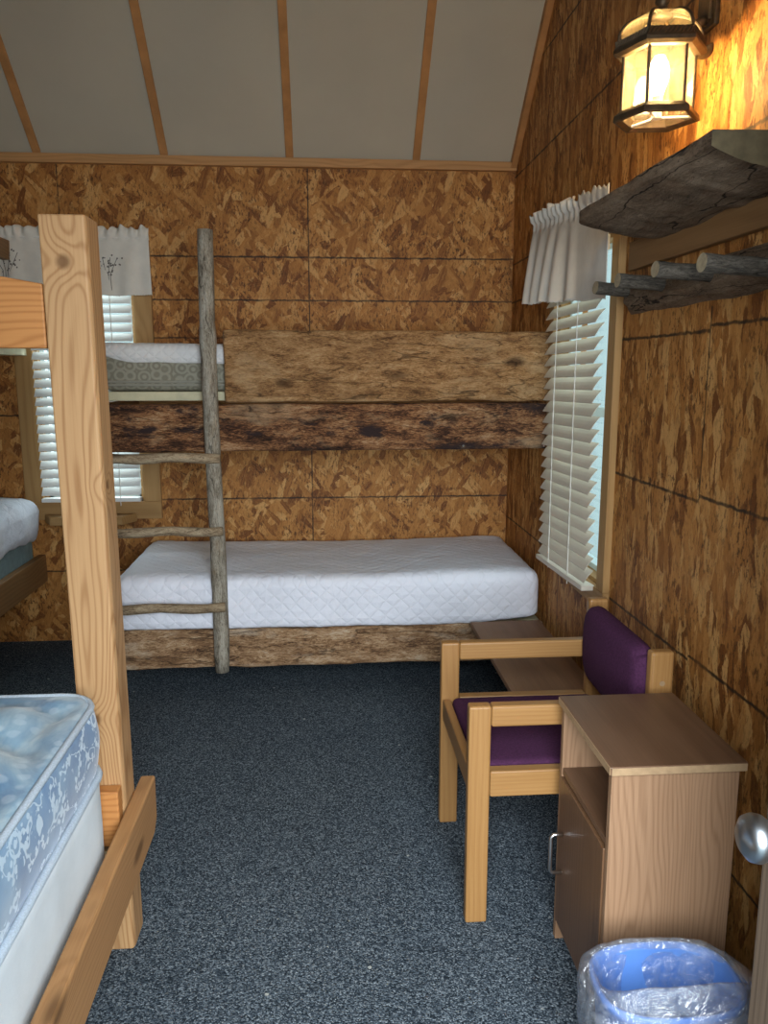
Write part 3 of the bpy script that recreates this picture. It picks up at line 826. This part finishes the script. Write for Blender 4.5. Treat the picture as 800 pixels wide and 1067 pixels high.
# aisle rail, far end with a clipped lower corner
bm = bmesh.new()
prof = [(.42, .245), (1.945, .245), (1.982, .275), (1.985, .39), (.42, .39)]
prism8(bm, [(-.493, y, z) for y, z in prof], [(-.455, y, z) for y, z in prof]); part(nb, 'end_rail', bm, M['firy'], bev=.005)
part(nb, 'side_rail', B(-2.44, -.500, 1.790, 1.828, .31, .452), M['firx'], bev=.004)
bm = bmesh.new()
prof = [(-2.44, 1.50), (-.606, 1.487), (-.606, 1.625), (-.69, 1.640), (-.80, 1.648), (-2.44, 1.66)]
prism8(bm, [(x, 1.84, z) for x, z in prof], [(x, 1.878, z) for x, z in prof]); part(nb, 'upper_rail', bm, M['firx'], bev=.004, label='orange brown fir board')
part(nb, 'side_rail', B(-2.44, -.50, .70, .738, .31, .452), M['firx'], bev=.004)
part(nb, 'lower_deck', B(-2.44, -.495, .74, 1.788, .27, .30), M['deck'])
part(nb, 'upper_deck', B(-2.44, -.92, .74, 1.838, 1.50, 1.53), M['deck'])
bm = bmesh.new(); box(bm, -.60, -.50, .60, .698, 0, 1.768); part(nb, 'post', bm, M['post'], bev=.004)
for yy in (.60, 1.83):
    bm = bmesh.new(); box(bm, -2.44, -2.35, yy, yy + .095, 0, 1.768); part(nb, 'post', bm, M['post'], bev=.004)
part(nb, 'upper_rail', B(-2.44, -.606, .702, .738, 1.49, 1.64), M['firx'], bev=.004)

# box spring and mattress
bm = bmesh.new(); soft_box(bm, -2.40, -.512, .76, 1.775, .302, .541, .022, .04, lambda p, n: p + n * .004 * fbm(p, 8, 2))
_bs = bm
for v in bm.verts:
    dx, dy = v.co.x + .602, v.co.y - 1.685
    if dx > 0 and dy > 0:
        L = math.hypot(dx, dy); f = max(dx, dy) / L
        v.co.x = -.602 + dx * f; v.co.y = 1.685 + dy * f
tag(obj('box_spring', bm, M['boxspring'], smooth=True), 'plain white box spring under the blue floral mattress', 'box spring')
mt = thing('mattress', 'bare pale blue floral brocade mattress on the near left bunk', 'mattress', (-1.45, 1.27, .545))
def m_fn(p, nr):
    q = p.copy()
    if nr.z > .2:
        a = (p.x + 2.4) * 15.0 + 1.2 * math.sin(p.y * 9.0) ; b = p.y * 17.0 + 1.0 * math.sin(p.x * 11.0)
        pil = (abs(math.sin(a)) * abs(math.sin(b))) ** .4
        edge = min(-.515 - p.x, 1.775 - p.y, p.y - .76, p.x + 2.4)
        q.z += (.050 * pil - .030) * min(1, max(0, (edge - .03) / .05)) * nr.z + .004 * fbm(p, 14, 3)
    q += nr * .004 * fbm(p, 7, 6)
    if abs(nr.z) < .5: q -= Vector((nr.x, nr.y, 0)) * .004 * math.cos((p.z - .545) / .17 * 2 * PI)
    return q
bm = bmesh.new(); soft_box(bm, -2.40, -.512,   .76, 1.778, .542, .712, .026, .022, m_fn)
# rounder corner where the two edges meet
def round_corner(bm, cx, cy, c):
    for v in bm.verts:
        dx, dy = v.co.x - (cx - c), v.co.y - (cy - c)
        if dx > 0 and dy > 0:
            L = math.hypot(dx, dy); f = max(dx, dy) / L
            v.co.x = cx - c + dx * f; v.co.y = cy - c + dy * f
round_corner(bm, -.512, 1.778, .09)
bm.normal_update()
tp = bm.copy()
up = lambda f: f.normal.z > .55 and f.calc_center_median().z > .66
bmesh.ops.delete(bm, geom=[f for f in bm.faces if up(f)], context='FACES')
bmesh.ops.delete(tp, geom=[f for f in tp.faces if not up(f)], context='FACES')
part(mt, 'border', bm, M['brocade'], smooth=True, label='blue band with white leaf sprigs')
part(mt, 'quilted_top', tp, M['satin'], smooth=True, label='tufted pale blue satin top')
for zz, rd, off in ((.7055, .0075, .007), (.5415, .009, .002)):
    bm = bmesh.new(); piping(bm, -2.40 + off, -.512 - off, .76 + off, 1.776 - off, zz, rd, .085); part(mt, 'piping', bm, M['cord_edge'], smooth=True)

# ------------------------------------------------------------------ bench by the right wall
bn = thing('bench', 'low worn plywood bench along the right wall beyond the chair', 'bench', (.785, 2.92, 0))
part(bn, 'top', B(.632, .940, 2.505, 3.325, .330, .350), M['bench'], bev=.002)
for yy in (2.56, 3.24):
    part(bn, 'support', B(.80, .935, yy, yy + .02, 0, .330), M['bench'], bev=.002)
part(bn, 'back_rail', B(.915, .935, 2.581, 3.239, .22, .330), M['bench'], bev=.002)

# ------------------------------------------------------------------ armchair
ch = thing('armchair', 'square oak armchair with plum purple cushions, back to the right wall', 'chair', (.62, 2.11, 0))
for (y0, y1) in ((1.86, 1.894), (2.336, 2.37)):
    part(ch, 'front_leg', B(.355, .412, y0, y1, 0, .607), M['oak'], bev=.006, segs=3)
    part(ch, 'back_leg', B(.818, .879, y0, y1, 0, .738), M['oak'], bev=.008, segs=3)
    part(ch, 'armrest', B(.4125, .8175, y0, y1, .551, .607), M['oakx'], bev=.006, segs=3)
    part(ch, 'side_rail', B(.4125, .8175, y0, y1, .360, .430), M['oakx'], bev=.004)
part(ch, 'front_rail', B(.360, .384, 1.895, 2.335, .360, .425), M['oaky'], bev=.004)
part(ch, 'rear_rail', B(.835, .86, 1.895, 2.335, .360, .425), M['oaky'], bev=.004)
def c_fn(p, nr):
    q = p + nr * .002 * fbm(p, 20, 1)
    if nr.z > .3: q.z += .006 * (1 - ((p.y - 2.115) / .22) ** 2) * (1 - ((p.x - .60) / .24) ** 2)
    return q
bm = bmesh.new(); soft_box(bm, .387, .832, 1.897, 2.333, .372, .434, .020, .03, c_fn); part(ch, 'seat', bm, M['purple'], smooth=True)
def k_fn(p, nr):
    q = p.copy(); t = max(0, (1 - ((p.y - 2.115) / .23) ** 2)); s = max(0, 1 - ((p.z - .615) / .125) ** 2)
    if nr.x < -.2: q.x -= .022 * (t ** .5) * s ** .5
    if nr.x > .2: q.x += .008 * t * s
    # rounded corners in elevation
    return q
bm = bmesh.new(); soft_box(bm, .803, .852, 1.897, 2.333, .497, .733, .024, .022, k_fn)
for v in bm.verts:
    cy, cz, hy, hz, c = 2.115, .615, .218, .118, .06
    dy, dz = abs(v.co.y - cy) - (hy - c), abs(v.co.z - cz) - (hz - c)
    if dy > 0 and dz > 0:
        L = math.hypot(dy, dz); m = max(dy, dz); s = m / L if L else 1
        v.co.y = cy + math.copysign(hy - c + dy * s, v.co.y - cy); v.co.z = cz + math.copysign(hz - c + dz * s, v.co.z - cz)
part(ch, 'backrest', bm, M['purple'], smooth=True)
bm = bmesh.new()
for (yy) in (1.8595, ):
    for p in ((.849, yy, .655),): bmesh.ops.create_cone(bm, segments=14, radius1=.007, radius2=.007, depth=.003, cap_ends=True, matrix=Matrix.Translation(p) @ Matrix.Rotation(PI / 2, 4, 'X'))
part(ch, 'screw_plug', bm, M['darkcase'])

# ------------------------------------------------------------------ nightstand
ns = thing('nightstand', 'oak laminate nightstand with open shelf and one door, before the armchair', 'nightstand', (.71, 1.63, 0))
X0, X1, Y0, Y1 = .575, .845, 1.462, 1.805
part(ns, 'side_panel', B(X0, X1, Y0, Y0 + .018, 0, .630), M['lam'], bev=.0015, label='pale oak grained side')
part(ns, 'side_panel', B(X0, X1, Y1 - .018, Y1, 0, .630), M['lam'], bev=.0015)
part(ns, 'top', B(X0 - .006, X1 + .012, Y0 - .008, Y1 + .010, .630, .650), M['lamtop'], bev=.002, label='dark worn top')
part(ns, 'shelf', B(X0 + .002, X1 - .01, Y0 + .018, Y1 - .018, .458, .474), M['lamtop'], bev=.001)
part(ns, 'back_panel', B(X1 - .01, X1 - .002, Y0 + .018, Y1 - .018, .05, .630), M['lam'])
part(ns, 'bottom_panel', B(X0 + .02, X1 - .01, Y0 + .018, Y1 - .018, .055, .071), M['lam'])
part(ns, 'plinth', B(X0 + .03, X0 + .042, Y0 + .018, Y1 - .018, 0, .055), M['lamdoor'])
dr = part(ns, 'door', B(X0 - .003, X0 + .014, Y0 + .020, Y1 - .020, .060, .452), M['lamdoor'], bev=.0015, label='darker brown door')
bm = bmesh.new()
yy = 1.748; hx = X0 - .003
pts = [(hx, yy, .318), (hx - .024, yy, .318), (hx - .030, yy, .311), (hx - .030, yy, .223), (hx - .024, yy, .216), (hx, yy, .216)]
tube(bm, pts, .0045, 10); sub(ns, dr, 'handle', bm, M['chrome'], smooth=True, label='chrome bar handle')
bm = bmesh.new()
box(bm, X0 - .0075, X0 - .006, Y0 - .006, Y1 + .008, .632, .648); box(bm, X0 - .004, X1 + .010, Y0 - .0095, Y0 - .008, .632, .648)
part(ns, 'edge_band', bm, M['darkcase'])

# ------------------------------------------------------------------ waste bin and bag
CX, CY, ZR = .620, 1.262, .328
def sup(a, rx, ry, e=2.8):
    c, s = math.cos(a), math.sin(a)
    return (math.copysign(abs(c) ** (2 / e), c) * rx, math.copysign(abs(s) ** (2 / e), s) * ry)
def ring(rx, ry, z, n=72, e=2.8, f=None, cx=CX, cy=CY):
    o = []
    for k in range(n):
        a = 2 * PI * k / n; x, y = sup(a, rx, ry, e); p = Vector((cx + x, cy + y, z))
        if f: p = f(p, a)
        o.append(p)
    return o
bm = bmesh.new()
rr = [ring(.098, .066, .0), ring(.102, .069, .004), ring(.128, .088, ZR - .02), ring(.136, .096, ZR - .018), ring(.137, .097, ZR), ring(.132, .092, ZR + .001),
      ring(.124, .084, ZR - .01), ring(.098, .065, .008)]
loft(bm, rr, cap0=True, cap1=True)
o = obj('waste_bin', bm, M['bin'], smooth=True)
tag(o, 'blue plastic waste bin on the floor in front of the nightstand', 'bin')
def bf(am, sd, zamp=0):
    def f(p, a):
        n = fbm(Vector((math.cos(a) * 1.6, math.sin(a) * 1.6, p.z * 6)), 2.2, sd)
        d = Vector((p.x - CX, p.y - CY, 0)).normalized()
        q = p + d * n * am
        q.z += zamp * fbm(Vector((math.cos(a), math.sin(a), sd)), 2.6, sd + 4)
        tail = max(0, math.cos(a + .55)) ** 5
        q.z += (.060 * max(0, -math.sin(a)) ** 1.5 * max(0, 1 - abs(p.z - ZR - .01) / .08) if am < .02 else .045 * max(0, -math.sin(a)))
        q.x += .050 * tail * (1 if am > .008 else .3); q.y -= .0 * tail
        return q
    return f
bm = bmesh.new()
rr = [ring(.105, .07, .10, f=bf(.006, 1)), ring(.116, .078, .20, f=bf(.008, 2)), ring(.118, .080, .27, f=bf(.010, 3)), ring(.121, .082, ZR - .012, f=bf(.007, 4)),
      ring(.130, .090, ZR + .008, f=bf(.004, 5, .008)), ring(.138, .098, ZR + .012, f=bf(.006, 5, .010)), ring(.148, .108, ZR + .002, f=bf(.013, 6, .016)),
      ring(.158, .116, ZR - .02, f=bf(.022, 6.3, .014)), ring(.163, .121, ZR - .05, f=bf(.028, 6.6, .01)), ring(.159, .118, ZR - .085, f=bf(.028, 7)), ring(.148, .108, ZR - .12, f=bf(.024, 7.5, .02)), ring(.140, .100, ZR - .145, f=bf(.018, 8, .03))]
loft(bm, rr)
o = obj('bin_liner', bm, M['bag'], smooth=True)
sm = o.modifiers.new('sub', 'SUBSURF'); sm.levels = 1; sm.render_levels = 1
tag(o, 'clear plastic bag lining the blue bin, folded over its rim', 'plastic bag')

# ------------------------------------------------------------------ open entrance door at right
d1 = struct('door_1', B(.598, .638, YF + .012, .962, .012, 2.03), M['doorw'], bev=.003)
bm = bmesh.new()
kz, ky = .845, .90
pr = [(.000, .030), (.004, .031), (.008, .026), (.012, .012), (.026, .011), (.032, .022), (.040, .029), (.050, .0315), (.060, .029), (.067, .020), (.070, .0)]
rings = [[(.598 - x, ky + max(r, .0004) * math.cos(2 * PI * k / 28), kz + max(r, .0004) * math.sin(2 * PI * k / 28)) for k in range(28)] for x, r in pr]
loft(bm, rings, cap0=True, cap1=True); o = obj('door_knob', bm, M['knob'], smooth=True); o.parent = d1; o['label'] = 'satin metal door knob'
bm = bmesh.new()
for (x0, x1, z0, z1) in ((-.24, -.21, 0, 2.06), (.60, .63, 0, 2.06), (-.24, .63, 2.03, 2.06)): box(bm, x0, x1, YF - .10, YF, z0, z1)
struct('trim_%d' % ti, bm, M['doorw']); ti += 1

# ------------------------------------------------------------------ wall shelf with pegs
sh = thing('coat_shelf', 'grey driftwood slab shelf with wooden pegs on the right wall', 'shelf', (.97, 2.05, 1.85))
ya, yb, xe, zt = 1.57, 2.475, .745, 1.892
bm = bmesh.new()
rings = []
n = 44; m = 18
for i in range(n + 1):
    t = i / n; y = ya + (yb + .10 - ya) * t
    # far end narrows from the aisle edge in a curve
    f = max(0, (y - 2.34) / .25); xl = xe + .012 * fbm(Vector((y, 0, 0)), 4, 2) + (XR - .02 - xe) * min(1, f) ** 2.0
    w = XR - xl
    th = .066 * (1 if f <= 0 else max(.12, 1 - f * .8)) * (1 + .25 * fbm(Vector((y, 1, 0)), 5, 4))
    r = []
    for j in range(m + 1):
        s = j / m
        x = XR - w * s
        prof = (math.sin(min(1, (1 - s) * 1.15 + .12) * PI / 2)) ** .8
        z = zt - .016 - th * prof * (.75 + .25 * (1 - s)) + .007 * fbm(Vector((x, y, 2)), 14, 3)
        r.append((x, y, z))
    for j in range(m, -1, -1):
        s = j / m; r.append((XR - w * s, y, zt + .003 * fbm(Vector((XR - w * s, y, 0)), 10, 3)))
    rings.append(r)
loft(bm, rings, cap0=True, cap1=True)
sl = part(sh, 'shelf_slab', bm, M['shelf'], label='half log slab with live edge')
sl.data.materials.append(M['shelfcut'])
for p in sl.data.polygons:
    if p.normal.y < -.9 and len(p.vertices) > 10: p.material_index = 1
bm = bmesh.new(); slab(bm, XR - .028, XR, 1.40, 2.55, 1.745, 1.832, 0, 0, 1)
bm.free(); bm = B(XR - .026, XR, 1.60, 2.548, 1.748, 1.835); part(sh, 'back_board', bm, M['firdark'], bev=.004)
bm = bmesh.new(); rings = []
for i in range(41):
    t = i / 40; y = 1.50 + 1.065 * t
    e = .012 * fbm(Vector((y, 0, 0)), 6, 5); q = .014 * fbm(Vector((y, 5, 0)), 5, 9)
    end = 1 - max(0, (t - .93) / .07) * .7
    rings.append([(XR, y, 1.615 + e), (XR - .035 * end, y, 1.628 + e), (XR - .058 * end + q * .3, y, 1.650 + q), (XR - .055 * end, y, 1.685 + q), (XR - .028 * end, y, 1.712), (XR, y, 1.718)])
loft(bm, rings, cap0=True, cap1=True); part(sh, 'peg_board', bm, M['shelf'])
for (py, px, pz, rd) in ((2.46, .832, 1.688, .019), (2.20, .805, 1.682, .019), (1.925, .795, 1.678, .0195), (1.63, .77, 1.655, .0195)):
    bm = bmesh.new()
    tube(bm, [(px + (XR - .03 - px) * i / 8, py + .003 * math.sin(i), pz - .012 * (i / 8)) for i in range(9)], [rd * (1 + .03 * math.sin(i * 1.9)) for i in range(9)], 16, wob=.08, seed=py)
    pg = part(sh, 'peg', bm, M['peg'])
    pg.data.materials.append(M['cut'])
    for p in pg.data.polygons:
        if len(p.vertices) > 8: p.material_index = 1
        else: p.use_smooth = True

# ------------------------------------------------------------------ wall lantern
LX, LY = .828, 2.05
ln = thing('wall_lantern', 'lit bronze hexagonal wall lantern above the driftwood shelf', 'lamp', (XR, 2.10, 2.30))
A0 = math.radians(-8)
def hexr(r, z, sub_=1):
    P = [Vector((LX + r * math.cos(A0 + k * PI / 3), LY + r * math.sin(A0 + k * PI / 3), z)) for k in range(6)]
    return P
ZB, ZR1, ZD = 2.054, 2.200, 2.284
def hexring(bm, prof):
    rings = [hexr(r, z) for r, z in prof]
    loft(bm, rings + [rings[0]])
bm = bmesh.new(); hexring(bm, [(.080, ZB + .014), (.088, ZB + .016), (.104, ZB + .003), (.106, ZB - .010), (.098, ZB - .012), (.086, ZB - .004)])
part(ln, 'base_ring', bm, M['bronze'], bev=.0015)
bm = bmesh.new(); hexring(bm, [(.082, ZR1 - .008), (.100, ZR1 - .008), (.112, ZR1 - .002), (.112, ZR1 + .006), (.098, ZR1 + .030), (.084, ZR1 + .032)])
for k in range(6):      # rope-like bead on the flared rim
    a, b = hexr(.106, ZR1 + .018)[k], hexr(.106, ZR1 + .018)[(k + 1) % 6]
    for j in range(11):
        c = a.lerp(b, (j + .5) / 11); d = (b - a).normalized()
        tube(bm, [c - d * .006 + Vector((0, 0, -.008)), c + d * .006 + Vector((0, 0, .009))], .0030, 5)
part(ln, 'hood_rim', bm, M['bronze'])
for k in range(6):
    bm = bmesh.new(); a, b = hexr(.086, ZB + .010)[k], hexr(.086, ZR1 - .004)[k]
    tube(bm, [a, b], .0042, 8); part(ln, 'cage_bar', bm, M['bronze'])
def domr(t): return .090 * math.cos(t * PI / 2) ** .75 + .010, ZR1 + .030 + (ZD - ZR1 - .030) * math.sin(t * PI / 2)
for k in range(6):
    bm = bmesh.new(); pts = []
    for i in range(9):
        r, z = domr(i / 8); pts.append(hexr(r, z)[k])
    tube(bm, pts, .0042, 8); part(ln, 'dome_rib', bm, M['bronze'])
for k in range(6):
    bm = bmesh.new(); a = hexr(.084, ZB + .012); b = hexr(.084, ZR1)
    bm.faces.new([bm.verts.new(p) for p in (a[k], a[(k + 1) % 6], b[(k + 1) % 6], b[k])]); part(ln, 'pane', bm, M['lglass'], solid=.002)
bm = bmesh.new()
for k in range(6):
    for i in range(8):
        r0, z0 = domr(i / 8); r1, z1 = domr((i + 1) / 8)
        a, b = hexr(r0 - .002, z0), hexr(r1 - .002, z1)
        bm.faces.new([bm.verts.new(p) for p in (a[k], a[(k + 1) % 6], b[(k + 1) % 6], b[k])])
bmesh.ops.remove_doubles(bm, verts=bm.verts, dist=1e-5)
part(ln, 'dome_glass', bm, M['lglass'], solid=.002)
bm = bmesh.new()
prof = [(.026, ZD - .006), (.024, ZD + .004), (.012, ZD + .012), (.011, ZD + .022), (.018, ZD + .030), (.014, ZD + .040), (.005, ZD + .052), (.001, ZD + .062)]
loft(bm, [[(LX + r * math.cos(2 * PI * k / 16), LY + r * math.sin(2 * PI * k / 16), z) for k in range(16)] for r, z in prof], cap0=True, cap1=True)
part(ln, 'finial', bm, M['bronze'], smooth=True)
bm = bmesh.new(); box(bm, XR - .014, XR, 2.085, 2.175, 2.285, 2.49); box(bm, XR - .024, XR - .012, 2.097, 2.163, 2.300, 2.475)
part(ln, 'backplate', bm, M['bronze'], bev=.004)
bm = bmesh.new()
pts = [(XR - .02, 2.12, 2.40)] + [(XR - .02 - .142 * (1 - math.cos(a)) / 2, 2.12 - .07 * (1 - math.cos(a)) / 2, 2.40 + .055 * math.sin(a)) for a in [PI * i / 10 for i in range(1, 11)]] + [(LX, LY, ZD + .05)]
tube(bm, pts, .009, 10); part(ln, 'arm', bm, M['bronze'], smooth=True)
bm = bmesh.new()      # scrolled tail under the backplate
pts = []
for i in range(22):
    t = i / 21; a = t * 1.6 * PI
    rr = .040 * (1 - t * .5)
    pts.append((XR - .026 - rr * math.sin(a) * .9, 2.115, 2.262 + rr * math.cos(a) - .02 * t))
tube(bm, pts, [.012 * (1 - .3 * i / 21) for i in range(22)], 12); part(ln, 'scroll', bm, M['bronze'], smooth=True)
bm = bmesh.new()
prof = [(.001, ZB + .142), (.012, ZB + .138), (.021, ZB + .122), (.025, ZB + .102), (.022, ZB + .080), (.014, ZB + .058), (.012, ZB + .048)]
loft(bm, [[(LX + r * math.cos(2 * PI * k / 18), LY + r * math.sin(2 * PI * k / 18), z) for k in range(18)] for r, z in prof], cap0=True, cap1=True)
part(ln, 'bulb', bm, M['bulb'], smooth=True, label='glowing warm light bulb')
bm = bmesh.new(); tube(bm, [(LX, LY, ZB - .004), (LX, LY, ZB + .048)], .013, 14)
for k in (0, 2, 4):
    tube(bm, [Vector((LX, LY, ZB - .002)), hexr(.09, ZB)[k]], .003, 6)
part(ln, 'socket', bm, M['cordw'], smooth=False)

# ------------------------------------------------------------------ light
def lamp(name, typ, loc, energy, col, **k):
    d = bpy.data.lights.new(name, typ); d.energy = energy; d.color = col
    for a, b in k.items(): setattr(d, a, b)
    o = bpy.data.objects.new(name, d); COL.objects.link(o); o.location = loc; return o
lamp('lantern_light', 'POINT', (LX, LY, ZB + .09), 42.0, (1.0, .66, .28), shadow_soft_size=.03)
o = lamp('doorway_daylight', 'AREA', (.2, -1.25, 2.0), 285, (.88, .95, 1.0), shape='RECTANGLE', size=2.3, size_y=2.3)
o.rotation_euler = (math.radians(76), 0, 0)
for nm, loc, rot, sz, e in (('back_window_daylight', (-1.2, YB + .5, 1.4), (math.radians(-90), 0, 0), (.8, 1.3), 14), ('side_window_daylight', (XR + .5, 3.07, 1.4), (0, math.radians(90), 0), (1.3, .8), 5)):
    o = lamp(nm, 'AREA', loc, e, (.88, .96, 1.0), shape='RECTANGLE', size=sz[0], size_y=sz[1]); o.rotation_euler = rot

w = bpy.data.worlds.new('sky'); S.world = w; w.use_nodes = True
t = w.node_tree; bg = t.nodes['Background']
bg.inputs[0].default_value = (.62, .84, .88, 1); bg.inputs[1].default_value = .55

# ------------------------------------------------------------------ camera
cd = bpy.data.cameras.new('camera'); cam = bpy.data.objects.new('camera', cd); COL.objects.link(cam)
cd.sensor_fit = 'HORIZONTAL'; cd.sensor_width = 36; cd.lens = 830 / 800 * 36
cd.clip_start = .02
cam.location = (0, 0, 1.44)
cam.rotation_euler = (math.radians(90 - 10.1), 0, math.radians(-4.3))
S.camera = cam
S.view_settings.view_transform = 'Standard'; S.view_settings.look = 'None'
S.view_settings.gamma = 1; S.view_settings.use_curve_mapping = False
S.view_settings.exposure = 0.68
